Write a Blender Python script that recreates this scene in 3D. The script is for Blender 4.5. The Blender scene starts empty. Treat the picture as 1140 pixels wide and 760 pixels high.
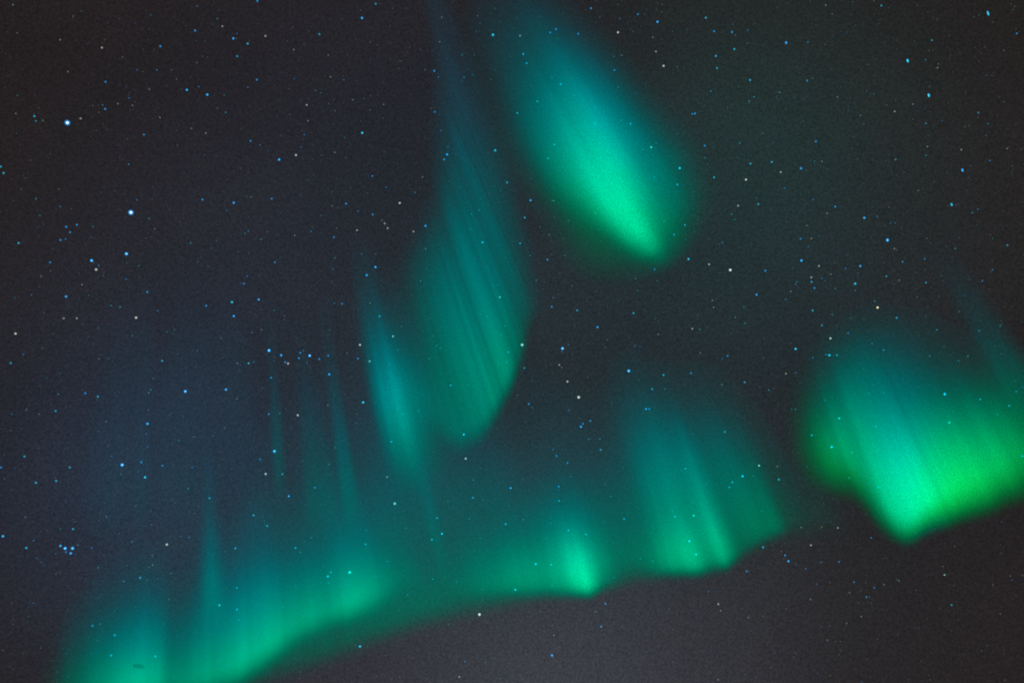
import bpy, math, random
import numpy as np

random.seed(7)
RNG = np.random.default_rng(11)
scene = bpy.context.scene
col = scene.collection
R = math.radians

# ------------------------------------------------------------------ camera
# units are metres; the photographer stands on a snow field and looks up
W, H, FOC = 1140.0, 760.0, 1100.0          # size of the photograph, focal length in its pixels
ELEV = R(45)
EYE = np.array((0.0, 0.0, 1.7))
cam = bpy.data.cameras.new('camera')
cam.sensor_width = 36.0
cam.lens = 36.0 * FOC / W
cam.clip_start = 0.1
cam.clip_end = 2.0e7
camo = bpy.data.objects.new('camera', cam)
col.objects.link(camo)
camo.location = EYE
camo.rotation_euler = (R(90) + ELEV, 0, 0)
scene.camera = camo
RIGHT = np.array((1.0, 0.0, 0.0))
FWD = np.array((0.0, math.cos(ELEV), math.sin(ELEV)))
UP = np.array((0.0, -math.sin(ELEV), math.cos(ELEV)))


def ray(x, y):
    """direction(s) of view through a point of the photograph, forward length 1"""
    x = np.asarray(x, float); y = np.asarray(y, float)
    return (((x - W / 2) / FOC)[..., None] * RIGHT - ((y - H / 2) / FOC)[..., None] * UP + FWD)


# ------------------------------------------------------------------ exposure
scene.render.engine = 'CYCLES'
scene.view_settings.view_transform = 'Standard'
scene.view_settings.look = 'None'
scene.view_settings.exposure = 0.0
scene.view_settings.gamma = 1.0
scene.view_settings.use_curve_mapping = False
cy = scene.cycles
cy.use_denoising = False
cy.use_adaptive_sampling = False
cy.max_bounces = 8
cy.transparent_max_bounces = 160
cy.diffuse_bounces = 1
cy.volume_bounces = 0
cy.pixel_filter_type = 'BLACKMAN_HARRIS'
cy.filter_width = 1.5

# ------------------------------------------------------------------ night sky (world)
world = bpy.data.worlds.new('World')
scene.world = world
world.use_nodes = True
nt = world.node_tree
N, LK = nt.nodes, nt.links
N.clear()


def node(tree, kind, **kw):
    n = tree.nodes.new(kind)
    for k, v in kw.items():
        setattr(n, k, v)
    return n


tc = node(nt, 'ShaderNodeTexCoord')


def glow_lobe(direction, sharp, rgb, prev):
    """adds a broad patch of airglow, exp(sharp*(d.c-1))*rgb, round a sky direction"""
    d = np.asarray(direction, float); d = d / np.linalg.norm(d)
    dot = node(nt, 'ShaderNodeVectorMath', operation='DOT_PRODUCT')
    LK.new(tc.outputs['Generated'], dot.inputs[0]); dot.inputs[1].default_value = tuple(d)
    a = node(nt, 'ShaderNodeMath', operation='MULTIPLY_ADD')
    LK.new(dot.outputs['Value'], a.inputs[0]); a.inputs[1].default_value = sharp; a.inputs[2].default_value = -sharp
    e = node(nt, 'ShaderNodeMath', operation='EXPONENT')
    LK.new(a.outputs[0], e.inputs[0])
    s = node(nt, 'ShaderNodeVectorMath', operation='SCALE')
    s.inputs[0].default_value = rgb
    LK.new(e.outputs[0], s.inputs['Scale'])
    ad = node(nt, 'ShaderNodeVectorMath', operation='ADD')
    LK.new(prev, ad.inputs[0]); LK.new(s.outputs[0], ad.inputs[1])
    return ad.outputs[0]


base = node(nt, 'ShaderNodeCombineXYZ')
base.inputs[0].default_value, base.inputs[1].default_value, base.inputs[2].default_value = 0.0184, 0.0141, 0.0141
c = base.outputs[0]
SKY_LOBES = [  # (photo x, y, width in px, rgb)
    (580, 900, 200, (.030, .034, .046)),      # light dome low over the horizon
    (600, 400, 230, (-.001, .011, .015)),
    (165, 545, 120, (.002, .014, .033)),      # the milky band on the left
    (235, 330, 140, (.001, .003, .007)),
    (420, 150, 170, (.001, .002, .007)),
    (890, 350, 130, (.000, .006, .008)),
    (840, 150, 110, (-.001, .013, .011)),
]
for x, y, w, rgb in SKY_LOBES:
    c = glow_lobe(ray(x, y), (FOC / w) ** 2, rgb, c)
# unresolved star clouds: mottling at the scale of faint stars
nz = node(nt, 'ShaderNodeTexNoise'); nz.inputs['Scale'].default_value = 420; nz.inputs['Detail'].default_value = 2
nz.inputs['Roughness'].default_value = .75
LK.new(tc.outputs['Generated'], nz.inputs['Vector'])
nb = node(nt, 'ShaderNodeTexNoise'); nb.inputs['Scale'].default_value = 5; nb.inputs['Detail'].default_value = 4
LK.new(tc.outputs['Generated'], nb.inputs['Vector'])
m1 = node(nt, 'ShaderNodeMapRange'); m1.inputs[1].default_value = .3; m1.inputs[2].default_value = .7
m1.inputs[3].default_value = .72; m1.inputs[4].default_value = 1.28
LK.new(nz.outputs['Fac'], m1.inputs[0])
m2 = node(nt, 'ShaderNodeMapRange'); m2.inputs[1].default_value = .3; m2.inputs[2].default_value = .7
m2.inputs[3].default_value = .9; m2.inputs[4].default_value = 1.1
LK.new(nb.outputs['Fac'], m2.inputs[0])
mm = node(nt, 'ShaderNodeMath', operation='MULTIPLY')
LK.new(m1.outputs[0], mm.inputs[0]); LK.new(m2.outputs[0], mm.inputs[1])
bg = node(nt, 'ShaderNodeBackground')
LK.new(c, bg.inputs['Color']); LK.new(mm.outputs[0], bg.inputs['Strength'])
wo = node(nt, 'ShaderNodeOutputWorld')
LK.new(bg.outputs[0], wo.inputs['Surface'])


# ------------------------------------------------------------------ materials
def material(name):
    m = bpy.data.materials.new(name)
    m.use_nodes = True
    m.node_tree.nodes.clear()
    return m, m.node_tree


def aurora_material():
    """glowing thin gas: adds its own light, lets the stars behind shine through"""
    m, t = material('aurora_gas')
    at = node(t, 'ShaderNodeAttribute', attribute_name='glow')
    av = node(t, 'ShaderNodeAttribute', attribute_name='veil')
    g = node(t, 'ShaderNodeTexCoord')
    nz = node(t, 'ShaderNodeTexNoise'); nz.inputs['Scale'].default_value = 1 / 260.0
    nz.inputs['Detail'].default_value = 1
    t.links.new(g.outputs['Object'], nz.inputs['Vector'])
    mr = node(t, 'ShaderNodeMapRange'); mr.inputs[1].default_value = .25; mr.inputs[2].default_value = .75
    mr.inputs[3].default_value = .5; mr.inputs[4].default_value = 1.5
    t.links.new(nz.outputs['Fac'], mr.inputs[0])
    em = node(t, 'ShaderNodeEmission')
    t.links.new(at.outputs['Color'], em.inputs['Color'])
    t.links.new(mr.outputs[0], em.inputs['Strength'])
    tr = node(t, 'ShaderNodeBsdfTransparent')
    t.links.new(av.outputs['Color'], tr.inputs['Color'])
    ad = node(t, 'ShaderNodeAddShader')
    t.links.new(em.outputs[0], ad.inputs[0]); t.links.new(tr.outputs[0], ad.inputs[1])
    o = node(t, 'ShaderNodeOutputMaterial')
    t.links.new(ad.outputs[0], o.inputs['Surface'])
    return m


def star_material(name, from_mesh):
    """a glowing ball: whitest and brightest through its middle, coloured and faint at its rim"""
    m, t = material(name)
    if from_mesh:
        a = node(t, 'ShaderNodeAttribute', attribute_name='glow')
        colour, core = a.outputs['Color'], None
    else:
        a = node(t, 'ShaderNodeObjectInfo')
        colour, core = a.outputs['Color'], a.outputs['Alpha']
    g = node(t, 'ShaderNodeNewGeometry')
    d = node(t, 'ShaderNodeVectorMath', operation='DOT_PRODUCT')
    t.links.new(g.outputs['Normal'], d.inputs[0]); t.links.new(g.outputs['Incoming'], d.inputs[1])
    ab = node(t, 'ShaderNodeMath', operation='ABSOLUTE'); t.links.new(d.outputs['Value'], ab.inputs[0])
    p = node(t, 'ShaderNodeMath', operation='POWER'); t.links.new(ab.outputs[0], p.inputs[0]); p.inputs[1].default_value = 2.2
    e1 = node(t, 'ShaderNodeEmission')
    t.links.new(colour, e1.inputs['Color']); t.links.new(p.outputs[0], e1.inputs['Strength'])
    tr = node(t, 'ShaderNodeBsdfTransparent')
    ad = node(t, 'ShaderNodeAddShader')
    t.links.new(e1.outputs[0], ad.inputs[0]); t.links.new(tr.outputs[0], ad.inputs[1])
    last = ad.outputs[0]
    if core is not None:
        p2 = node(t, 'ShaderNodeMath', operation='POWER'); t.links.new(ab.outputs[0], p2.inputs[0]); p2.inputs[1].default_value = 20
        mu = node(t, 'ShaderNodeMath', operation='MULTIPLY'); t.links.new(p2.outputs[0], mu.inputs[0]); t.links.new(core, mu.inputs[1])
        e2 = node(t, 'ShaderNodeEmission'); e2.inputs['Color'].default_value = (.85, 1, 1, 1)
        t.links.new(mu.outputs[0], e2.inputs['Strength'])
        ad2 = node(t, 'ShaderNodeAddShader')
        t.links.new(last, ad2.inputs[0]); t.links.new(e2.outputs[0], ad2.inputs[1])
        last = ad2.outputs[0]
    o = node(t, 'ShaderNodeOutputMaterial')
    t.links.new(last, o.inputs['Surface'])
    return m


GAS = aurora_material()
STAR = star_material('star_light', False)
STARDUST = star_material('faint_star_light', True)


def tag(o, label=None, category=None, group=None, kind=None):
    if label: o['label'] = label
    if category: o['category'] = category
    if group: o['group'] = group
    if kind: o['kind'] = kind
    return o


# ------------------------------------------------------------------ the ground (behind and below the lens)
def build_ground():
    n = 60
    r = np.concatenate([[0], np.geomspace(4, 4.0e5, n)])
    na = 48
    verts, faces = [(0.0, 0.0, 0.0)], []
    for i in range(1, n + 1):
        for k in range(na):
            a = 2 * math.pi * k / na
            z = 0.25 * math.sin(1.7 * a + i) * min(1, r[i] / 30) if r[i] < 2000 else 6 * math.sin(5 * a + i)
            verts.append((r[i] * math.cos(a), r[i] * math.sin(a), z - 0.1))
    for k in range(na):
        faces.append((0, 1 + k, 1 + (k + 1) % na))
    for i in range(n - 1):
        for k in range(na):
            a, b = 1 + i * na + k, 1 + i * na + (k + 1) % na
            faces.append((a, a + na, b + na, b))
    me = bpy.data.meshes.new('snow_ground')
    me.from_pydata(verts, [], faces)
    me.polygons.foreach_set('use_smooth', [True] * len(me.polygons))
    m, t = material('snow')
    b = node(t, 'ShaderNodeBsdfPrincipled'); b.inputs['Roughness'].default_value = .8
    nz = node(t, 'ShaderNodeTexNoise'); nz.inputs['Scale'].default_value = .4; nz.inputs['Detail'].default_value = 6
    tcn = node(t, 'ShaderNodeTexCoord'); t.links.new(tcn.outputs['Object'], nz.inputs['Vector'])
    rp = node(t, 'ShaderNodeValToRGB')
    rp.color_ramp.elements[0].color = (.62, .64, .68, 1); rp.color_ramp.elements[1].color = (.8, .81, .83, 1)
    t.links.new(nz.outputs['Fac'], rp.inputs['Fac']); t.links.new(rp.outputs['Color'], b.inputs['Base Color'])
    o = node(t, 'ShaderNodeOutputMaterial'); t.links.new(b.outputs[0], o.inputs['Surface'])
    me.materials.append(m)
    ob = bpy.data.objects.new('ground', me); col.objects.link(ob)
    tag(ob, kind='structure')


build_ground()

# ------------------------------------------------------------------ aurora
ALT = 100000.0        # the lower border of an aurora hangs at about 100 km


def smooth(a, s):
    if s <= 0: return a
    k = np.exp(-0.5 * (np.arange(-int(3 * s), int(3 * s) + 1) / s) ** 2); k /= k.sum()
    return np.convolve(np.pad(a, len(k) // 2, mode='edge'), k, mode='valid')


def wobble(s, freqs, seed):
    """smooth one-dimensional noise in -1..1 made of value noise at several wavelengths (px)"""
    out = np.zeros_like(s); tot = 0
    for q, (wl, amp) in enumerate(freqs):
        r = np.random.default_rng(seed * 17 + q)
        n = int((s.max() - s.min()) / wl) + 6
        v = r.uniform(-1, 1, n)
        x = (s - s.min()) / wl + 1
        i = np.floor(x).astype(int); f = x - i; f = f * f * (3 - 2 * f)
        out += amp * (v[i] * (1 - f) + v[i + 1] * f); tot += amp
    return out / tot


# colour of the gas against height above the lower border (in units of the curtain's colour height)
STOPS = np.array([0, .25, .6, 1.1, 1.8, 3.0])
GREEN = np.array([(.00, 1.0, .36), (.00, 1.0, .44), (.00, 1.0, .60), (.00, .98, .95), (.03, .80, 1.05), (.16, .55, 1.0)])
YELLOW = np.array([(.03, 1.0, .09), (.015, 1.0, .14), (.00, 1.0, .32), (.00, 1.0, .75), (.03, .80, 1.0), (.16, .55, 1.0)])


def curtain(name, label, knots, vp=(250, -450), layers=9, spread=(10, 8), sig=5, hue=100,
            stria=(.25, ((7, .6), (18, 1), (45, .6))), two=None, power=1.5, seed=1, group=None,
            category='aurora', umax=None, trim=.0045, length_noise=.12, rows=44, alt=ALT, rag=0, red=28.0, bsig=6, density=None):
    """Folded sheet of glowing rays.  knots: (x, y, brightness, rise, length, yellow) of its lower border as
    seen in the photograph; every ray climbs from there along the magnetic field (which converges at vp)."""
    K = np.array([tuple(k) + (0,) * (6 - len(k)) + ((vp[0],) if len(k) < 7 else ()) for k in knots], float)
    seg = np.concatenate([[0], np.cumsum(np.hypot(np.diff(K[:, 0]), np.diff(K[:, 1])))])
    step = 2.2
    s = np.arange(0, seg[-1] + step, step)
    C = [smooth(np.interp(s, seg, K[:, j]), sig / step if j > 1 else bsig / step) for j in range(7)]
    bx, by, br, rise, ln, yel, vpx = C
    vx, vy = smooth(vpx, 12 / step), vp[1]
    by = by - rag * np.abs(wobble(s, ((9, .6), (22, 1)), seed + 9)) * 2
    amp, fr = stria
    st = wobble(s, fr, seed)
    ln = ln * (1 + length_noise * 1.6 * wobble(s, fr, seed + 5))
    fade = np.clip(np.minimum(s, s[-1] - s) / 14, 0, 1); fade = fade * fade * (3 - 2 * fade)
    br = br * fade
    um = umax if umax else 2.6 * ln.max() + rise.max()
    v = np.linspace(0, 1, rows) ** 1.55
    u = v[None, :] * um                                      # px above the border
    U = np.broadcast_to(u, (len(s), rows))
    tx, ty = np.gradient(bx), np.gradient(by); tl = np.hypot(tx, ty); tx, ty = tx / tl, ty / tl
    ddx, ddy = vx - bx, vy - by; dl = np.hypot(ddx, ddy); ddx, ddy = ddx / dl, ddy / dl
    cr = ddx * ty - ddy * tx; cr = np.where(np.abs(cr) < .25, np.where(cr < 0, -.25, .25), cr)
    rr, LL = rise[:, None], ln[:, None]
    q = np.clip(U / np.maximum(rr, 1), 0, 1); q = q * q * (3 - 2 * q)
    x = np.maximum(U - rr * .6, 0)
    f = np.exp(-(x / LL) ** power)
    if two:
        a, l2 = two
        f = a * f + (1 - a) * np.exp(-(x / l2) ** 2)
    tail = np.clip((um - U) / (um * .25), 0, 1)
    I = br[:, None] * q * f * tail * tail * (3 - 2 * tail)
    hc = U / hue + np.clip(-yel, 0, 3)[:, None]              # negative values: bluer gas
    yl = np.broadcast_to(np.clip(yel, 0, 1)[:, None], hc.shape)
    if density:                                              # a cloud of gas with a form of its own inside the sheet
        I, hc, yl = density(bx[:, None] + ddx[:, None] * U, by[:, None] + ddy[:, None] * U)
        I = I * fade[:, None] * tail
    G = np.stack([np.interp(hc, STOPS, GREEN[:, j]) for j in range(3)], -1)
    Y = np.stack([np.interp(hc, STOPS, YELLOW[:, j]) for j in range(3)], -1)
    yl = yl[..., None]
    RGB = (G * (1 - yl) + Y * yl) * I[..., None]
    # layers through the thickness of the curtain
    g1, g2 = [], []
    for k in range(layers):
        z = (k + .5) / layers * 2 - 1
        g1.append(z); g2.append(math.sin(k * 2.4) if layers > 1 else 0)
    wt = np.exp(-1.6 * np.array(g1) ** 2); wt /= wt.sum()
    field = ((vx - W / 2) / FOC)[:, None] * RIGHT - ((vy - H / 2) / FOC) * UP + FWD
    V, F, CG, CV = [], [], [], []
    base_i = 0
    for k in range(layers):
        X = bx + g2[k] * spread[1]; Yy = by + g1[k] * spread[0]
        d = ray(X, Yy)
        P = EYE + d * ((alt - EYE[2]) / d[:, 2])[:, None]
        depth = (P - EYE) @ FWD
        dist = np.hypot(X - vx, Yy - vy)
        t = np.clip(U / dist[:, None], 0, .9)
        h = depth[:, None] * t / (1 - t)
        pts = P[:, None, :] + h[..., None] * field[:, None, :]
        ox, oy = g2[k] * spread[1], g1[k] * spread[0]
        ds = np.clip((ddx * oy - ddy * ox) / cr, -40, 40)          # the same rays run through every layer
        ray_gain = np.clip(1 + amp * 1.8 * np.interp(s + ds, s, st), .05, None)
        C3 = RGB * (wt[k] * ray_gain)[:, None, None]
        lum = (C3.max(-1) / wt[k])
        keep = np.zeros((len(s) - 1, rows - 1), bool)
        for a in (0, 1):
            for b in (0, 1):
                keep |= lum[a:len(s) - 1 + a, b:rows - 1 + b] > trim
        idx = np.arange(len(s) * rows).reshape(len(s), rows)
        quads = np.stack([idx[:-1, :-1], idx[1:, :-1], idx[1:, 1:], idx[:-1, 1:]], -1)[keep]
        used = np.unique(quads)
        remap = np.full(len(s) * rows, -1); remap[used] = np.arange(len(used))
        V.append(pts.reshape(-1, 3)[used]); F.append(remap[quads] + base_i)
        CG.append(C3.reshape(-1, 3)[used])
        CV.append(np.exp(-red * C3.reshape(-1, 3)[used][:, 1]))
        base_i += len(used)
    V = np.concatenate(V); F = np.concatenate(F); CG = np.concatenate(CG); CV = np.concatenate(CV)
    org = V.mean(0); org[2] = V[:, 2].min()
    me = bpy.data.meshes.new(name)
    me.vertices.add(len(V)); me.vertices.foreach_set('co', (V - org).astype(np.float32).ravel())
    me.loops.add(F.size); me.loops.foreach_set('vertex_index', F.astype(np.int32).ravel())
    me.polygons.add(len(F)); me.polygons.foreach_set('loop_start', (np.arange(len(F)) * 4).astype(np.int32))
    me.update(calc_edges=True)
    me.polygons.foreach_set('use_smooth', np.ones(len(F), bool))
    ca = me.attributes.new('glow', 'FLOAT_COLOR', 'POINT')
    ca.data.foreach_set('color', np.concatenate([CG, np.ones((len(V), 1))], 1).astype(np.float32).ravel())
    cv = me.attributes.new('veil', 'FLOAT_COLOR', 'POINT')
    o1 = np.ones((len(V), 1))
    cv.data.foreach_set('color', np.concatenate([CV[:, None], o1, o1, o1], 1).astype(np.float32).ravel())
    me.materials.append(GAS)
    ob = bpy.data.objects.new(name, me); col.objects.link(ob)
    ob.location = org
    return tag(ob, label, category, group)


# --- the big plume at the top
def sstep(a, b, x):
    t = np.clip((x - a) / (b - a), 0, 1)
    return t * t * (3 - 2 * t)


def blob(x, y, cx, cy, ax, up, down, across):
    """soft clump of gas: ax is its lean (px left per px up)"""
    n = math.hypot(ax, 1)
    a = ((cx - x) * ax + (cy - y)) / n
    b = ((x - cx) + (y - cy) * -ax) / n
    return np.exp(-.5 * ((a / np.where(a > 0, up, down)) ** 2 + (b / across) ** 2))


def plume_density(x, y):
    """teardrop of gas: a bright spine along the field with a wide dim coat, p along and q across it"""
    p = (x - 733) * -.545 + (y - 285) * -.838
    q = (x - 733) * .838 + (y - 285) * -.545
    q = q + 6 * np.sin(p / 60)
    spine = np.interp(p, [-14, 0, 14, 36, 75, 115, 150, 185, 225, 265, 310, 360], [0, .05, .28, .54, .55, .42, .27, .155, .07, .030, .012, 0])
    sp = np.interp(p, [-10, 15, 40, 60, 100, 150, 200, 260], [6, 8, 11, 14, 20, 27, 33, 36])
    pb = p - .28 * np.abs(q)
    body = np.interp(pb, [-24, -4, 25, 60, 110, 150, 190, 230, 270, 310, 370], [0, .04, .12, .17, .18, .14, .090, .050, .024, .010, 0])
    wr = np.interp(p, [-20, 30, 80, 150, 260], [40, 60, 66, 58, 46])
    wl = np.interp(p, [-20, 30, 80, 150, 260], [50, 60, 55, 48, 40])
    w = np.where(q > 0, wr, wl)
    body = body * np.where(q > 0, 1.0 + .75 * sstep(0, 30, q), 1 - .42 * sstep(0, -40, q))
    I = spine * np.exp(-.5 * (q / np.where(q > 0, sp * .95, sp * 1.08)) ** 2) + body * np.exp(-np.abs(q / w) ** 2.6)
    hc = np.clip(p / 200, 0, 3) ** 1.3 + .55 * sstep(5, 60, q) * sstep(-20, 60, p)
    return I, hc, .75 * sstep(-5, -55, q) * sstep(190, 60, p)


curtain('aurora_plume', 'bright green teardrop plume of aurora hanging alone at the top', [
    (590, 400, 1), (640, 366, 1), (690, 333, 1), (740, 301, 1), (790, 268, 1), (850, 228, 1), (900, 195, 1)],
    vp=(345, -400), layers=9, spread=(7, 7), umax=480, seed=3, stria=(.09, ((6, .6), (12, .8), (26, 1))), density=plume_density, rows=64)
# --- the striped swirl in the middle
def swirl_density(x, y):
    """a sheet seen almost along its edge high up, opening into a hanging fold lower down"""
    xr = np.interp(y, [0, 200, 300, 500], [2, 0, -5, 0]) + np.interp(y, [-60, 0, 80, 140, 190, 240, 290, 340, 385, 500], [468, 488, 513, 531, 549, 563, 576, 584, 585, 585])
    xl = np.interp(y, [-60, 40, 100, 180, 220, 260, 300, 340, 500], [425, 452, 472, 494, 498, 490, 474, 466, 462])
    low = np.interp(x, [455, 470, 485, 500, 512, 525, 540, 555, 570, 582, 590], [452, 466, 482, 500, 504, 499, 487, 461, 430, 398, 360])
    amp = np.interp(y, [-60, 0, 60, 110, 160, 200, 250, 300, 350, 400, 460, 510], [.014, .022, .032, .044, .058, .072, .090, .112, .130, .138, .138, .138])
    wl = np.interp(y, [100, 200, 300], [20, 30, 48])
    I = amp * sstep(-1, 1, (x - xl) / wl) * sstep(-1, 1, (xr - x) / 30) * sstep(-8, 30, low - y)
    I = I * (.48 + .52 * sstep(465, 555, x - (y - 420) * .3)) + .10 * blob(x, y, 552, 428, .35, 62, 34, 22) * sstep(-8, 26, low - y) * sstep(-1, 1, (xr - x) / 30)
    hc = np.interp(y, [-20, 60, 120, 190, 250, 320, 400, 470], [3.0, 2.8, 2.3, 1.45, 1.15, .95, .72, .58]) - .25 * sstep(520, 575, x) * sstep(300, 420, y)
    return I, np.clip(hc, .05, 3), 0 * x


curtain('aurora_curtain', 'striped teal aurora curtain curling down the middle, curved right edge', [
    (440, 462, 1), (465, 486, 1), (488, 508, 1), (512, 522, 1), (540, 507, 1), (568, 470, 1), (592, 424, 1), (606, 370, 1), (608, 305, 1),
    (601, 250, 1), (588, 195, 1), (570, 140, 1), (549, 80, 1), (530, 20, 1), (512, -40, 1), (498, -90, 1)],
    layers=9, spread=(5, 5), sig=3, stria=(.25, ((4, .7), (8, 1), (15, .7), (40, .5))), seed=5, umax=320, density=swirl_density, rows=60)
# --- the spindle beside it
curtain('aurora_ray', 'spindle shaped teal aurora ray left of the striped curtain', [
    (424, 545, 0, 150, 80, -.4), (437, 554, .07, 150, 74, -.35), (449, 560, .21, 150, 80, -.25), (461, 563, .35, 150, 86, -.2),
    (472, 562, .33, 150, 86, -.15), (483, 558, .18, 140, 84, -.15), (494, 550, .10, 130, 85, -.15), (508, 536, .06, 120, 80, -.2), (524, 517, 0, 110, 70, -.2)],
    layers=7, spread=(14, 4), sig=4, hue=150, stria=(.14, ((6, 1), (14, 1))), power=1.7, seed=8)
# --- thin rays standing on the left
curtain('aurora_ray', 'faint thin teal ray through the bright star left of centre', [
    (300, 572, 0, 60, 90), (308, 570, .036, 70, 120), (316, 568, .034, 70, 120), (326, 566, 0, 60, 90)],
    layers=5, spread=(16, 3), sig=4, hue=70, stria=(.1, ((6, 1),)), power=2, seed=9)
curtain('aurora_ray', 'slim teal ray rising left of the spindle shaped ray', [
    (380, 612, 0, 70, 110), (391, 610, .046, 80, 140), (401, 608, .055, 80, 140), (412, 606, 0, 70, 110)],
    layers=5, spread=(16, 3), sig=4, hue=95, stria=(.1, ((6, 1),)), power=2, seed=10)
curtain('aurora_ray', 'broad very faint teal ray between two thinner rays', [
    (338, 610, 0, 60, 120), (352, 608, .034, 60, 140), (372, 606, .030, 60, 140), (385, 604, 0, 60, 120)],
    layers=5, spread=(14, 3), sig=4, hue=95, stria=(.2, ((6, 1),)), power=2, seed=12)
curtain('aurora_ray', 'very faint teal ray falling from the spindle shaped ray to the band', [
    (482, 662, 0, 70, 90), (493, 659, .030, 70, 110), (502, 656, .034, 70, 110), (512, 652, 0, 70, 90)],
    layers=5, spread=(16, 3), sig=3, hue=95, stria=(.1, ((6, 1),)), power=2, seed=11)
curtain('aurora_ray', 'narrow teal spike of light standing on the lower left glow', [
    (216, 712, 0, 60, 60), (226, 711, .035, 70, 50), (235, 710, .095, 70, 74), (241, 709, .08, 70, 66), (250, 708, .035, 70, 48), (262, 707, 0, 60, 60)],
    vp=(200, -600), layers=5, spread=(12, 2), sig=3, hue=90, stria=(.1, ((6, 1),)), power=1.4, seed=13)
curtain('aurora_veil', 'pale blue veil of tall faint rays over the left side', [
    (70, 640, 0, 120, 180, -.5), (120, 645, .010, 120, 190, -.5), (160, 640, .018, 120, 190, -.5), (200, 640, .014, 120, 200, -.5), (235, 640, .018, 120, 210, -.5),
    (262, 640, .010, 120, 200, -.5), (300, 635, .008, 120, 190, -.5), (340, 630, 0, 120, 180, -.5)],
    vp=(200, -600), layers=5, spread=(30, 6), sig=8, hue=60, stria=(.4, ((14, .8), (34, 1))), power=2, seed=15, umax=520, trim=.004)
# --- the long band low in the sky
curtain('aurora_veil', 'long dim teal band of aurora arching up to the right', [
    (30, 800, 0, 30, 80), (130, 802, .05, 30, 90), (240, 788, .06, 30, 95), (320, 757, .06, 26, 100), (390, 730, .065, 22, 105), (450, 709, .075, 28, 110),
    (520, 691, .085, 32, 115), (600, 673, .10, 34, 115), (660, 664, .10, 34, 110), (720, 650, .09, 32, 105), (790, 641, .07, 30, 100),
    (840, 618, .045, 24, 90), (880, 605, .03, 30, 90), (925, 600, .02, 34, 80), (960, 590, 0, 24, 60)],
    vp=(230, -520), layers=9, spread=(15, 8), sig=7, hue=95, stria=(.15, ((6, .5), (15, 1), (50, .9))), power=1.5, seed=21, rag=2)
curtain('aurora_band', 'bright green aurora band glowing along the bottom left', [
    (50, 804, 0, 30, 60), (90, 802, .12, 40, 54), (122, 800, .30, 44, 56), (150, 799, .41, 44, 58), (171, 797, .42, 44, 58), (180, 796, .20, 40, 56),
    (190, 795, .14, 38, 54), (206, 792, .21, 36, 56), (232, 785, .28, 36, 62), (262, 772, .37, 36, 72), (288, 756, .43, 34, 66), (312, 738, .36, 32, 60),
    (337, 719, .27, 30, 54), (367, 705, .29, 30, 52), (394, 699, .38, 30, 52), (411, 693, .33, 32, 50), (426, 684, .20, 34, 46), (442, 676, .10, 36, 44), (460, 668, .04, 36, 40), (480, 660, 0, 30, 30)],
    vp=(230, -560), layers=13, spread=(11, 7), sig=5, hue=90, stria=(.12, ((7, .5), (16, 1), (34, .6))), power=1.35, seed=23, rag=3)
def flare_density(x, y):
    low = np.interp(x, [500, 570, 620, 656, 670, 700], [672, 668, 666, 665, 659, 652])
    I = (.38 * blob(x, y, 648, 640, .25, 25, 15, 11) + .15 * blob(x, y, 640, 628, .2, 40, 24, 25) + .14 * blob(x, y, 598, 645, 0, 26, 14, 44)
         + .20 * blob(x, y, 655, 656, .2, 12, 8, 6)) * sstep(-5, 15, low - y)
    return I, np.clip((low - y) / 110, .1, 3), 0 * x


curtain('aurora_band', 'small bright green aurora flare with pointed foot at bottom centre', [
    (470, 690, 1), (520, 684, 1), (570, 679, 1), (620, 676, 1), (655, 675, 1), (680, 668, 1), (710, 660, 1), (740, 652, 1)],
    vp=(400, -480), layers=7, spread=(4, 4), umax=190, seed=25, stria=(.10, ((7, 1), (18, 1))), density=flare_density, rows=50)
# --- the two-footed curtain right of the middle
def feet_density(x, y):
    low = np.interp(x, [690, 740, 776, 790, 808, 822, 846, 868, 900], [648, 642, 640, 637, 634, 623, 607, 597, 585])
    I = (.21 * blob(x, y, 757, 620, .15, 26, 16, 19) + .13 * blob(x, y, 777, 629, .3, 24, 12, 9) + .19 * blob(x, y, 802, 613, .45, 30, 18, 9)
         + .10 * blob(x, y, 783, 565, .40, 62, 45, 11) + .085 * blob(x, y, 742, 560, .3, 70, 60, 16)
         + .100 * blob(x, y, 780, 556, .32, 62, 70, 43) + .060 * blob(x, y, 861, 586, .42, 46, 10, 8) + .05 * blob(x, y, 838, 585, .42, 56, 18, 10))
    I = I * sstep(-6, 14, low - y)
    return I, np.clip((low - y) / 145, .1, 3), 0 * x


curtain('aurora_curtain', 'teal aurora curtain with two glowing green feet right of centre', [
    (660, 672, 1), (700, 660, 1), (740, 654, 1), (775, 651, 1), (808, 646, 1), (826, 634, 1), (850, 618, 1), (874, 607, 1), (910, 593, 1), (940, 582, 1)],
    vp=(470, -420), layers=7, spread=(4, 4), umax=330, seed=29, stria=(.16, ((6, .6), (12, 1), (28, .8))), density=feet_density, rows=60)
# --- the large glow on the right
EDGE = np.array([(860, 488), (876, 515), (890, 535), (908, 548), (930, 554), (950, 557), (965, 570), (980, 591), (996, 604), (1010, 608), (1019, 604),
                 (1026, 597), (1044, 589), (1054, 588), (1072, 580), (1100, 573), (1120, 564), (1140, 558), (1190, 540), (1240, 520)], float)


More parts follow.
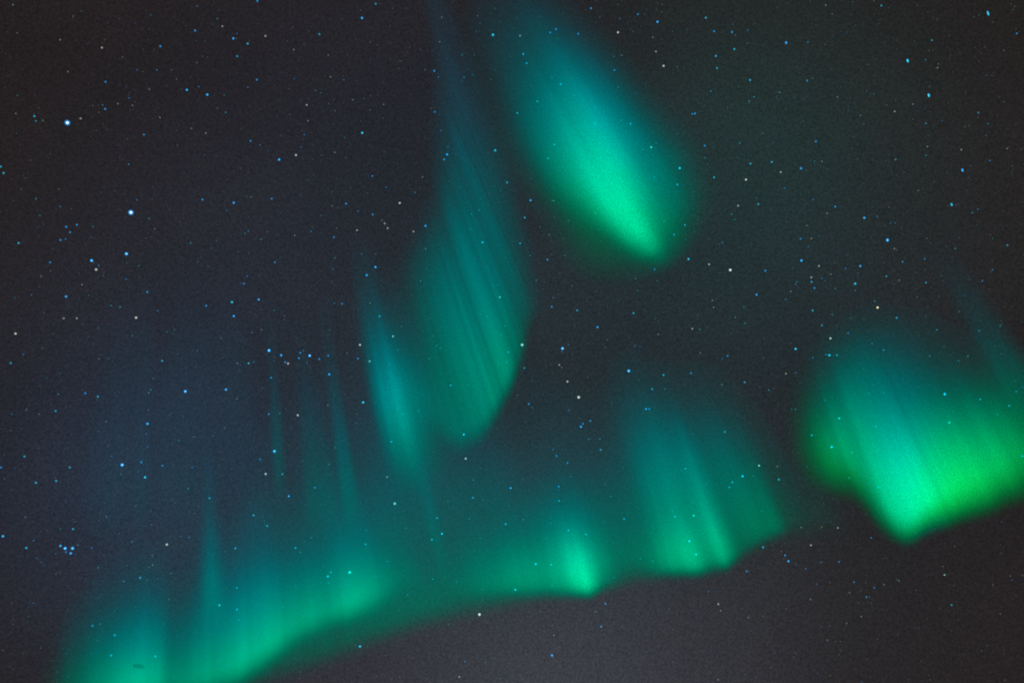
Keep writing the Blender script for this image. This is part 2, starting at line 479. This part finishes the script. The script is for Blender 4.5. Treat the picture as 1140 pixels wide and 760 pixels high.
def glow_density(x, y):
    ye = np.interp(x, EDGE[:, 0], EDGE[:, 1])
    h = ye - y
    core = .46 * blob(x, y, 1017, 564, .45, 58, 36, 27)
    mid = .115 * blob(x, y, 968, 492, .5, 58, 60, 56)
    right = .48 * blob(x, y, 1088, 540, .35, 50, 42, 56)
    fill = .20 * blob(x, y, 1055, 560, .4, 60, 30, 40)
    lobe = .17 * blob(x, y, 926, 522, .1, 44, 36, 33)
    top = .040 * blob(x, y, 944, 432, .3, 38, 50, 52)
    I = core + mid + right + fill + lobe + top
    soft = np.interp(x, [870, 930, 985, 1010, 1060, 1140], [84, 62, 40, 36, 46, 60])
    I = I * sstep(-6, 1, h / soft * 6 - 5.2) * sstep(855, 940, x + (y - 500) * .25)
    hc = .05 + np.clip(h / 170, 0, 3) + .22 * core / (I + .05)
    yl = np.clip((right * 1.45 + fill * .5 + lobe * 1.1) / (I + .01), 0, 1)
    return I, hc, yl


curtain('aurora_curtain', 'large bright green aurora glow on the right with ragged lower edge', [
    (830, 470, 1), (846, 500, 1), (872, 538, 1), (900, 566, 1), (930, 576, 1), (952, 584, 1), (975, 606, 1), (1000, 624, 1), (1020, 620, 1), (1060, 604, 1),
    (1100, 590, 1), (1140, 575, 1), (1190, 558, 1), (1250, 534, 1), (1300, 510, 1)],
    vp=(560, -560), layers=9, spread=(6, 5), umax=330, bsig=4, seed=31, stria=(.09, ((5, .8), (10, 1), (26, .5))), density=glow_density, rows=64)
curtain('aurora_ray', 'faint teal ray above the right-hand glow at the edge', [
    (1130, 480, 0, 60, 110), (1148, 478, .04, 60, 120), (1166, 474, .04, 60, 120), (1190, 468, 0, 60, 110)],
    vp=(560, -560), layers=5, spread=(14, 8), sig=6, hue=95, stria=(.1, ((8, 1),)), power=1.8, seed=33)
# --- thin diffuse veils
curtain('aurora_veil', 'thin teal haze of aurora around the left-hand thin rays', [
    (262, 655, 0, 90, 130), (310, 650, .012, 90, 120), (380, 640, .022, 90, 130), (440, 632, .032, 90, 140), (500, 625, .028, 90, 130), (560, 615, .02, 90, 110), (600, 610, 0, 80, 90)],
    layers=5, spread=(24, 10), sig=14, hue=70, stria=(.15, ((16, 1), (40, 1))), power=2, seed=35)

# ------------------------------------------------------------------ stars
# read off the photograph in sixteen tiles: x, y in quarter pixels, brightness 1-5, tint (b blue, c cyan, w white, y yellow, g greenish)
TILES = {
(0, 0): "58,22,1g 268,178,1w 454,213,2w 878,28,1b 968,84,1b 990,118,2w 869,137,2b 1055,150,1b 1039,172,3b 1103,195,2c 714,207,2b 1056,251,2c 610,311,1b 698,312,1c 470,365,2b 832,401,3b 885,387,1b 923,422,3b 1103,389,1b 575,437,1b 525,462,1w 590,470,1w 457,468,1b 468,486,2b 968,483,1b 1005,501,1c 153,518,2c 160,539,1c 191,537,1g 300,547,5b 359,528,2w 70,506,1w 641,600,2b 916,593,1w 1116,628,2b 3,742,2c 573,732,1c 665,398,1w 853,572,1w 302,320,1w 712,523,1w",
(285, 0): "6,5,2b 533,18,2c 472,81,3b 42,161,2w 282,153,2c 322,246,1w 168,222,1w 4,356,2b 332,343,1w 391,356,1b 170,351,1b 226,468,2w 264,403,1b 231,538,1w 827,78,1w 818,187,1w 753,311,1b 794,316,2b 812,344,1b 926,345,1c 964,335,1b 918,245,1c 1055,156,3c 796,499,2b 824,582,1b 473,592,3c 17,646,1b 351,679,1w 178,691,3w 103,711,3b 851,688,3b 838,710,2b 1065,670,3c 430,445,1w 568,466,1w 855,653,1b 215,600,1b 200,656,1b",
(570, 0): "352,38,2b 561,64,2b 648,98,3b 480,84,1b 863,80,2c 472,145,3w 196,131,2b 170,146,2b 295,151,2b 36,160,2w 50,242,2c 65,282,2c 900,140,2b 980,144,2b 995,158,1b 627,167,1w 641,230,2w 990,219,2c 1051,136,1b 908,250,2c 488,247,1w 453,252,1b 675,294,3w 456,313,2b 913,304,2c 1060,357,2c 178,345,1c 216,376,2c 473,388,1c 885,406,1c 1078,432,1c 113,452,2c 24,504,2c 370,480,1c 370,551,2c 528,551,2c 487,535,1c 278,425,1c 803,508,2b 815,506,2b 188,645,2c 620,656,3w 858,649,2b 582,667,1c 161,705,2c 858,703,1c 747,749,3c 1062,729,2c 1014,637,1c 1057,450,1c 642,637,1c",
(855, 0): "505,26,2c 980,60,3c 1108,150,2b 81,191,3b 178,188,1c 257,24,1g 730,180,2c 622,271,3c 701,267,1c 755,302,1w 174,360,2b 51,412,1c 716,425,3c 309,433,1w 564,497,2w 411,514,1w 645,464,1w 937,502,2c 703,550,1c 980,551,1c 213,630,2b 861,667,2w 710,653,1w 1065,662,1w 17,722,2c 147,750,3b 568,711,2c 988,715,1b 866,758,3b 704,692,1c 240,719,1w",
(0, 190): "16,11,2c 160,125,1c 268,160,1c 178,199,1c 583,186,5b 664,213,1c 902,129,2b 1041,143,3b 1119,118,1b 1009,176,1b 342,241,2b 295,250,2b 312,274,2b 415,250,1c 269,309,2b 292,304,1b 83,322,2c 1106,268,1b 1090,279,1c 849,322,1c 942,345,1b 563,370,4b 408,400,4b 428,440,3w 439,422,1b 223,408,2b 880,406,1b 618,424,1b 562,482,1b 656,540,2b 1073,503,1b 1086,503,2b 1101,470,1b 183,470,1w 294,560,3b 495,600,1c 535,607,1c 703,623,1b 918,601,2b 1033,585,3c 1041,647,3b 284,657,2w 342,657,2w 606,654,3w 69,725,3w 437,700,1b 590,735,1b 743,718,1b 1122,720,1b 140,552,1b 365,507,1w 689,259,1w 610,130,1b",
(285, 190): "518,24,2b 742,29,1w 70,125,2b 708,97,1b 579,74,1b 640,144,3w 401,147,2b 339,157,1w 455,180,1b 520,195,2b 573,235,2w 560,222,1w 586,256,2w 450,265,2w 755,246,3b 701,271,2w 347,296,2b 22,305,1c 172,288,1w 245,270,1b 84,408,2b 470,371,1c 532,429,3b 493,465,3b 343,438,1b 352,388,1c 12,573,3b 383,592,2b 348,590,1b 81,621,1c 125,663,1b 550,648,2c 508,590,1w 610,737,3w 1009,319,3c 1118,53,2c 955,258,1c 1086,563,3w 1078,508,1c 1057,514,1c 1028,648,1c 648,693,1c 733,490,1c 1110,690,1c 1092,730,1c 960,193,1c 25,707,1w 755,348,1c 995,175,1c",
(570, 190): "83,132,3b 57,209,2c 186,134,1g 125,251,1b 166,285,1c 36,324,2c 82,378,1c 158,396,2c 236,378,1c 393,69,1c 634,29,1c 736,62,2c 371,189,1g 770,242,2c 721,285,2c 677,223,1c 251,222,1g 786,393,3c 635,439,2b 878,417,2w 972,442,4w 1128,445,2b 1089,552,3b 900,30,2c 1042,40,3w 1007,156,2w 1097,149,2c 978,194,1c 992,217,1c 936,320,1c 550,480,1c 561,535,1c 647,491,1c 108,488,1c 267,511,1c 184,565,1b 177,606,2b 290,622,2c 541,634,2c 381,696,3b 651,728,1w 803,703,2w 1037,679,1c 892,578,1w 898,608,1w 995,652,1c 425,752,1c 836,706,1c 1033,607,1c",
(855, 190): "73,77,1b 299,160,2b 429,210,3b 487,204,1b 532,309,4b 818,151,3c 57,7,2w 669,88,1w 935,172,1c 910,188,1c 145,303,2b 180,338,1b 193,302,1w 149,400,3b 227,424,2w 411,424,3b 834,346,1c 1066,332,2c 599,405,2c 698,393,2b 527,470,2c 585,487,1w 388,503,3c 389,533,1c 193,475,2w 194,495,2c 207,522,2b 123,505,1c 128,495,1c 102,538,1w 78,572,1b 703,498,2c 955,489,1b 1000,440,1b 346,435,1b 240,480,1b 280,461,1w 199,622,2c 286,640,1c 488,609,3y 475,581,1c 573,655,2c 240,688,2c 357,723,2b 278,746,3w 752,708,1c 1034,692,1c 851,627,1c 940,712,1c 567,233,1b 201,128,1b 173,244,1w 563,347,1w 263,190,1w 300,525,1c",
(0, 380): "105,57,1b 48,96,2c 722,86,2c 879,41,1b 1057,97,1w 1107,97,2c 1131,91,1c 825,222,4b 1006,214,3b 671,215,1c 662,229,1w 259,234,1c 380,230,2b 436,245,2c 248,309,2c 52,322,1b 174,323,1w 657,366,3b 651,411,1b 657,470,1b 796,441,1b 862,424,1b 109,511,2c 4,560,2b 310,560,2c 544,549,4b 629,537,2b 723,552,2b 856,560,1b 646,604,3c 250,620,2c 160,628,2c 933,697,2c 838,654,1c 615,580,1b 1055,255,1w 1000,384,1w 472,356,1w 440,77,1w 538,590,1b",
(285, 380): "58,40,4b 112,61,3b 239,63,4b 197,50,2b 211,40,1b 191,74,2b 282,78,2b 322,63,2b 130,92,2b 143,98,3w 227,95,1b 326,146,3b 463,15,3w 454,76,2b 506,88,3w 67,161,2b 28,205,1b 57,323,2b 106,319,1c 186,328,3w 477,271,3c 82,488,4b 19,524,2b 43,589,3w 117,590,2c 146,688,3b 262,650,2b 325,547,1c 352,472,1c 584,603,2w 618,721,4w 925,414,3c 934,521,3w 867,195,2c 603,446,2c 724,309,1c 627,301,1c 655,323,1c 772,76,1c 946,193,1c 965,695,2c 1012,703,1c 1134,652,3b 855,711,1c 968,616,1c 1124,47,2c 1116,91,1c 820,30,1c 805,18,1c 632,37,1c 868,386,1c 1080,98,1g 320,283,1w 406,52,1w 594,102,1c",
(570, 380): "45,15,4w 225,31,4b 251,14,1b 222,45,1b 55,118,2c 211,104,2w 221,116,1w 247,178,3w 520,131,4b 675,149,2c 797,141,2b 960,64,2b 937,76,1b 838,51,1w 935,192,1w 1036,181,2c 624,212,2c 681,211,1c 297,248,4w 75,278,2b 91,294,1c 597,300,3b 611,300,2b 253,306,1b 349,353,2b 307,379,3b 316,366,2b 341,435,1c 391,433,1c 395,482,2c 198,509,2b 247,540,2b 262,600,1c 183,480,1c 208,645,2b 207,661,1b 209,709,2c 772,566,2c 1027,599,3c 981,626,2c 968,648,2c 948,402,2c 1100,552,3w 1075,598,1c 865,632,1c 440,690,1c 713,755,1c 1112,754,1c 415,637,1c 1120,73,1b 570,23,1b 545,20,1b",
(855, 380): "123,33,3c 515,38,2c 463,10,1c 273,61,3c 307,61,2c 258,58,1c 199,73,1b 80,143,2w 124,139,1b 847,85,1c 720,64,1c 787,234,3c 945,257,2c 1074,286,2c 807,361,3w 317,342,3w 480,378,2c 195,417,2c 284,469,3c 373,494,2c 516,231,1c 448,231,1c 362,607,2g 490,648,2c 41,556,1g 48,614,2c 1133,510,2c 1022,325,1c 1106,223,1c 890,66,1c 252,262,1c 105,302,1c 122,302,1c 4,216,1c 616,501,1c 1134,203,1b",
(0, 570): "269,149,3b 290,160,4b 323,160,4b 315,182,3b 294,176,2b 346,146,1b 248,184,1b 13,106,3b 325,74,2c 117,158,2c 743,143,3w 474,19,1c 113,21,1b 1048,160,2c 842,112,1b 1129,13,2c 678,192,1w 408,158,1b 150,126,1b 437,246,1c 624,291,2c 550,307,1c 680,234,1w 588,131,1b 1055,335,2c 977,413,3w 1055,432,2c 1062,479,1c 149,404,1b 412,504,2c 445,496,1c 511,546,2c 495,636,2c 692,640,2c 183,222,1b 760,272,1c",
(285, 570): "50,60,2c 247,113,1c 176,158,2c 198,178,1c 320,285,3c 334,266,2c 323,315,1c 417,267,4w 488,142,2c 463,596,3c 995,454,4w 828,95,3c 783,121,2c 806,25,2c 668,70,1c 586,218,1c 675,367,1c 1112,52,2c 905,732,2w 930,664,1b 1021,668,1b 892,310,1c 118,420,1c 787,297,1c 492,80,1c 1008,344,1c 950,28,1c 178,328,1c",
(570, 570): "106,230,3c 175,233,2c 15,344,3c 178,327,1c 251,80,2c 330,98,2c 499,29,2c 726,19,2c 809,14,3w 790,128,3c 820,187,3c 627,217,1c 416,406,2b 372,440,1b 397,508,2b 186,547,1w 178,636,3b 874,352,1b 919,408,2w 929,437,1w 1053,468,1w 1045,262,2b 918,744,1w 1118,155,2c 455,290,1c 572,208,1c 50,32,1c 172,48,1c",
(855, 570): "148,67,1w 239,65,1w 311,69,2w 460,113,2b 191,146,2w 76,191,2b 91,217,3b 168,251,1b 316,220,2b 236,222,1b 383,310,2b 473,335,2b 439,377,2b 516,321,1w 363,357,1w 350,493,1w 415,463,1w 190,387,1w 218,319,1b 786,278,2g 818,412,2c 583,304,1w 265,568,1w",
}
CATALOG = []
for (ox, oy), text in TILES.items():
    for item in text.split():
        a, b, k = item.split(',')
        CATALOG.append([ox + int(a) / 4, oy + int(b) / 4, int(k[0]), k[1]])
STAR_DIST = 4.0e6
PX = STAR_DIST / FOC
RADIUS = {5: 3.4, 4: 2.1, 3: 1.62, 2: 1.42, 1: 1.32}
POWER = {5: .62, 4: .72, 3: .60, 2: .34, 1: .15}
CORE = {5: 1.1, 4: .26, 3: .03, 2: .0, 1: .0}
TINT = {'b': (.0, .29, .70), 'c': (.0, .44, .66), 'w': (.33, .38, .34), 'y': (.75, .68, .40), 'g': (.25, .55, .35)}
rs = random.Random(3)


def star_place(x, y):
    d = ray(x, y); n = np.linalg.norm(d)
    return EYE + d / n * STAR_DIST


def icosphere(sub):
    import bmesh
    bm = bmesh.new(); bmesh.ops.create_icosphere(bm, subdivisions=sub, radius=1.0)
    v = np.array([p.co[:] for p in bm.verts]); f = np.array([[p.index for p in q.verts] for q in bm.faces])
    bm.free()
    return v, f


sv, sf = icosphere(2)
star_mesh = bpy.data.meshes.new('star')
star_mesh.from_pydata(sv.tolist(), [], sf.tolist())
star_mesh.polygons.foreach_set('use_smooth', [True] * len(star_mesh.polygons))
star_mesh.materials.append(STAR)

# the stars that can be pointed at by themselves: place in the photo, full label, short name for their neighbours
ANCHORS = [
    (75, 137, 'large deep blue star shining near the top left corner', 'large blue star near top left corner'),
    (146, 236, 'largest brightest blue-white star, high on the left side', 'largest blue-white star on the left'),
    (102, 290, 'bright blue star sitting just above a white companion on the left', 'bright blue star with white companion'),
    (107, 300, 'white star just under a bright blue one on the left', None),
    (141, 282, 'bright pale blue star straight below the largest blue-white star', 'pale blue star under the largest star'),
    (17, 371, 'lone white star close to the left edge at mid height', 'lone white star by the left edge'),
    (206, 435, 'bright cyan star in the blue-grey sky left of the thin rays', 'cyan star left of the thin rays'),
    (251, 433, 'cyan star right beside the thin faint rays, level with a brighter one', 'cyan star beside the thin rays'),
    (136, 517, 'upper left star of a bright slanted blue pair above the cluster', 'slanted blue pair above the cluster'),
    (305, 502, 'bright blue-white star shining through the thin faint ray', 'blue-white star in the thin ray'),
    (299, 390, 'leftmost bright blue star of the short row left of centre', 'leftmost star of the short row'),
    (345, 396, 'brightest blue star of the short row left of centre', 'brightest star of the short row'),
    (439, 560, 'bright white star just under the spindle shaped ray', 'white star under the spindle ray'),
    (518, 510, 'white star just under the tip of the striped curtain', 'white star under the striped curtain'),
    (534, 683, 'bright white star on the lower edge of the long band', 'white star on the band edge'),
    (389, 637, 'bright blue-white star above the glowing patch at lower left', 'star above the lower left patch'),
    (244, 673, 'white star right beside the narrow teal spike', 'white star beside the teal spike'),
    (186, 606, 'white star in the grey-blue sky left of the teal spike', 'white star left of the teal spike'),
    (72, 610, 'bright blue star in the middle of the tight cluster low on the left', 'tight blue cluster at lower left'),
    (81, 610, 'bright blue star at the right end of the tight lower left cluster', None),
    (67, 607, 'blue star at the upper left end of the tight lower left cluster', None),
    (79, 615, 'blue star at the lower right corner of the tight lower left cluster', None),
    (3, 596, 'cyan star at the left edge, level with the tight cluster', 'cyan star left of the tight cluster'),
    (581, 384, 'bright white star on the sharp right edge of the striped curtain', 'white star on the striped curtain edge'),
    (626, 388, 'bright blue star with tiny companions right of the striped curtain', 'blue star right of the striped curtain'),
    (700, 413, 'bright blue star alone in the dark gap at the centre right', 'blue star in the central dark gap'),
    (644, 442, 'bright white star below the one right of the striped curtain, end of a short line', 'white star ending the short line'),
    (647, 475, 'blue star touching a dimmer companion in the dark gap', 'blue star touching a dimmer companion'),
    (719, 455, 'blue double star just above the two-footed curtain', 'double star above the two-footed curtain'),
    (725, 164, 'white star on the teal right flank of the top plume', 'white star on the plume right flank'),
    (757, 187, 'cyan star just outside the right flank of the top plume', 'cyan star outside the plume flank'),
    (813, 300, 'brightest white star in the dark sky right of the plume tip', 'white star right of the plume tip'),
    (557, 331, 'white star within the upper right part of the striped curtain', 'white star in the striped curtain'),
    (591, 223, 'bright blue-white star in the dark gap left of the top plume', 'blue-white star left of the plume'),
    (549, 39, 'cyan star at the top in the blue haze above the plume', 'cyan star in the top blue haze'),
    (403, 148, 'cyan star alone in the dark sky, upper left of the striped curtain', 'lone cyan star at upper centre left'),
    (330, 173, 'white star with a blue neighbour in the upper left sky', 'white star with a blue neighbour'),
    (403, 20, 'blue star high up near the top edge left of centre', 'blue star near the top edge'),
    (208, 100, 'pale blue star with an equal to its lower right in upper left sky', 'pale blue pair at upper left'),
    (260, 43, 'blue star with a close dim neighbour near the top left', 'blue star with close dim neighbour'),
    (688, 36, 'white star near the top edge right of the plume top', 'white star near the plume top'),
    (739, 73, 'white star in the dark sky right of the plume middle', 'white star right of the plume middle'),
    (875, 48, 'bright blue star near the top edge on the right', 'blue star near top edge on right'),
    (1100, 15, 'slanted elongated cyan star in the top right corner', 'elongated star in top right corner'),
    (1010, 68, 'elongated cyan star in the dark reddish sky at upper right', 'elongated cyan star at upper right'),
    (1034, 106, 'elongated pale star under the two cyan ones at upper right', 'elongated pale star at upper right'),
    (892, 188, 'deep blue star in the upper right sky, beside a white one', 'deep blue star at upper right'),
    (988, 267, 'brightest elongated blue star on the right side above the glow', 'brightest elongated blue star'),
    (1060, 228, 'elongated cyan star on the right, upper right of the brightest elongated one', 'elongated cyan star at right'),
    (977, 342, 'small yellow star above the large right-hand glow', 'yellow star above the right glow'),
    (924, 376, 'white star on the dim top of the large right-hand glow', 'white star atop the right glow'),
    (886, 388, 'cyan star at the upper left corner of the right-hand glow', 'cyan star at the right glow corner'),
    (1057, 470, 'elongated white star inside the right part of the large glow', 'elongated star inside the right glow'),
    (926, 497, 'cyan star in the left part of the large right-hand glow', 'cyan star inside the right glow'),
    (878, 624, 'blue star with a dim companion below left of the large glow', 'blue star below the right glow'),
    (1059, 673, 'cyan star low in the dark bottom right corner', 'cyan star at bottom right'),
    (614, 729, 'blue star lowest at the bottom centre under the band', 'blue star lowest at bottom centre'),
    (775, 617, 'cyan star on the bright foot of the two-footed curtain', 'cyan star on the bright foot'),
    (445, 226, 'white star left of the striped curtain top', 'white star left of the striped curtain'),
    (474, 251, 'blue star just left of the upper striped curtain', 'blue star beside the upper striped curtain'),
    (418, 297, 'upper star of the blue pair at the head of the spindle ray', 'blue pair over the spindle ray'),
    (537, 270, 'cyan star glowing in the upper bend of the striped curtain', 'cyan star in the upper curtain bend'),
    (437, 374, 'white star on the upper part of the spindle shaped ray', 'white star on the spindle ray'),
    (401, 657, None, None),
]
CATALOG.sort(key=lambda s: (-s[2], s[0]))
MAIN, REST = CATALOG[:300], CATALOG[300:]
SIZE_WORD = {5: 'large', 4: 'bright', 3: 'clear', 2: 'small', 1: 'faint'}
TINT_WORD = {'b': 'blue', 'c': 'cyan', 'w': 'white', 'y': 'yellow', 'g': 'pale green'}
labels = [None] * len(MAIN)
anchor_of = []
for ax, ay, full, short in ANCHORS:
    if not full: continue
    j = min((i for i in range(len(MAIN)) if labels[i] is None), key=lambda i: math.hypot(MAIN[i][0] - ax, MAIN[i][1] - ay))
    if math.hypot(MAIN[j][0] - ax, MAIN[j][1] - ay) > 5: print('ANCHOR MISS', full)
    labels[j] = full
    if short: anchor_of.append((j, short))
DIRS = ['right of', 'below right of', 'below', 'below left of', 'left of', 'above left of', 'above', 'above right of']


def sector(a, b):
    return int(round(math.atan2(b[1] - a[1], b[0] - a[0]) / (math.pi / 4))) % 8


slots = []          # each star takes the closest anchor star for which it is the first, second, ... star that way
for j, short in anchor_of:
    by = {}
    for i in range(len(MAIN)):
        if i != j and labels[i] is None:
            by.setdefault(sector(MAIN[j], MAIN[i]), []).append((math.hypot(MAIN[i][0] - MAIN[j][0], MAIN[i][1] - MAIN[j][1]), i))
    for d, lst in by.items():
        for rank, (dist, i) in enumerate(sorted(lst)[:4]):
            slots.append((rank, dist, i, d, short))
ORD = ['nearest', 'second nearest', 'third nearest', 'fourth nearest']
for rank, dist, i, d, short in sorted(slots):
    if labels[i] is None:
        s = MAIN[i]
        labels[i] = '%s %s star, %s %s the %s' % (SIZE_WORD[s[2]], TINT_WORD[s[3]], ORD[rank], DIRS[d], short)
for i, s in enumerate(MAIN):
    x, y, lv, tn = s
    ob = bpy.data.objects.new('star', star_mesh); col.objects.link(ob)
    ob.location = star_place(x, y)
    j = rs.uniform(.8, 1.2)
    r = RADIUS[lv] * PX * rs.uniform(.94, 1.06)
    # the brightest are a little drawn out towards the right edge of the view
    e = max(0.0, min(1.0, (math.hypot((x - 570) / 570, (y - 400) / 500) - .72) / .45)) if x > 800 else 0
    ob.scale = (r * (1 - .22 * e), r * (1 - .22 * e), r * (1 + .55 * e))
    ob.rotation_euler = (ELEV, R(-28) if y < 260 else R(-8), 0)
    t = TINT[tn]; p = POWER[lv] * j
    ob.color = (t[0] * p, t[1] * p, t[2] * p, CORE[lv] * j)
    tag(ob, labels[i], 'star', 'stars scattered over the night sky')

# a small dark scrap of cloud drifting in front of the lower left glow
def cloud_wisp():
    m, t = material('dark_cloud')
    g = node(t, 'ShaderNodeNewGeometry')
    d = node(t, 'ShaderNodeVectorMath', operation='DOT_PRODUCT')
    t.links.new(g.outputs['Normal'], d.inputs[0]); t.links.new(g.outputs['Incoming'], d.inputs[1])
    ab = node(t, 'ShaderNodeMath', operation='ABSOLUTE'); t.links.new(d.outputs['Value'], ab.inputs[0])
    p = node(t, 'ShaderNodeMath', operation='POWER'); t.links.new(ab.outputs[0], p.inputs[0]); p.inputs[1].default_value = 2.6
    mx = node(t, 'ShaderNodeMixRGB'); t.links.new(p.outputs[0], mx.inputs[0])
    mx.inputs[1].default_value = (1, 1, 1, 1); mx.inputs[2].default_value = (.74, .74, .76, 1)
    tr = node(t, 'ShaderNodeBsdfTransparent'); t.links.new(mx.outputs[0], tr.inputs['Color'])
    o = node(t, 'ShaderNodeOutputMaterial'); t.links.new(tr.outputs[0], o.inputs['Surface'])
    dist = 9000.0; px = dist / FOC
    v, f = icosphere(4)
    v = v * (1 + .07 * np.sin(v[:, 0] * 3 + 1) * np.cos(v[:, 2] * 3))[:, None]
    me = bpy.data.meshes.new('cloud_wisp')
    me.from_pydata((v * np.array([7.5, 4.5, 2.6]) * px).tolist(), [], f.tolist())
    me.polygons.foreach_set('use_smooth', [True] * len(me.polygons))
    me.materials.append(m)
    ob = bpy.data.objects.new('cloud_wisp', me); col.objects.link(ob)
    dd = ray(154.5, 741); ob.location = EYE + dd / np.linalg.norm(dd) * dist
    ob.rotation_euler = (0, R(10), 0)
    tag(ob, 'tiny dark wisp of cloud in front of the lower left green glow', 'cloud')


cloud_wisp()

# the faintest stars, too many to count
pv, pf = icosphere(1)
VV, FF, CC = [], [], []
cnt = 0
faint = [(x, y, RADIUS[1], POWER[lv] * rs.uniform(.7, 1.3), tn) for x, y, lv, tn in REST]
for k in range(6500):
    faint.append((rs.uniform(-200, 1340), rs.uniform(-160, 920), rs.uniform(.9, 1.3), .018 + .08 * rs.random() ** 4, rs.choice('bccww')))
for x, y, r, p, tn in faint:
    VV.append(pv * r * PX + star_place(x, y)); FF.append(pf + cnt); cnt += len(pv)
    CC.append(np.tile(np.array(TINT[tn] + (1 / p,)) * p, (len(pv), 1)))
VV = np.concatenate(VV); FF = np.concatenate(FF); CC = np.concatenate(CC)
me = bpy.data.meshes.new('faint_stars')
me.from_pydata(VV.tolist(), [], FF.tolist())
me.polygons.foreach_set('use_smooth', [True] * len(me.polygons))
a = me.attributes.new('glow', 'FLOAT_COLOR', 'POINT'); a.data.foreach_set('color', CC.astype(np.float32).ravel())
me.materials.append(STARDUST)
ob = bpy.data.objects.new('faint_stars', me); col.objects.link(ob)
tag(ob, 'dust of very faint stars spread over the whole sky', 'faint stars', kind='stuff')
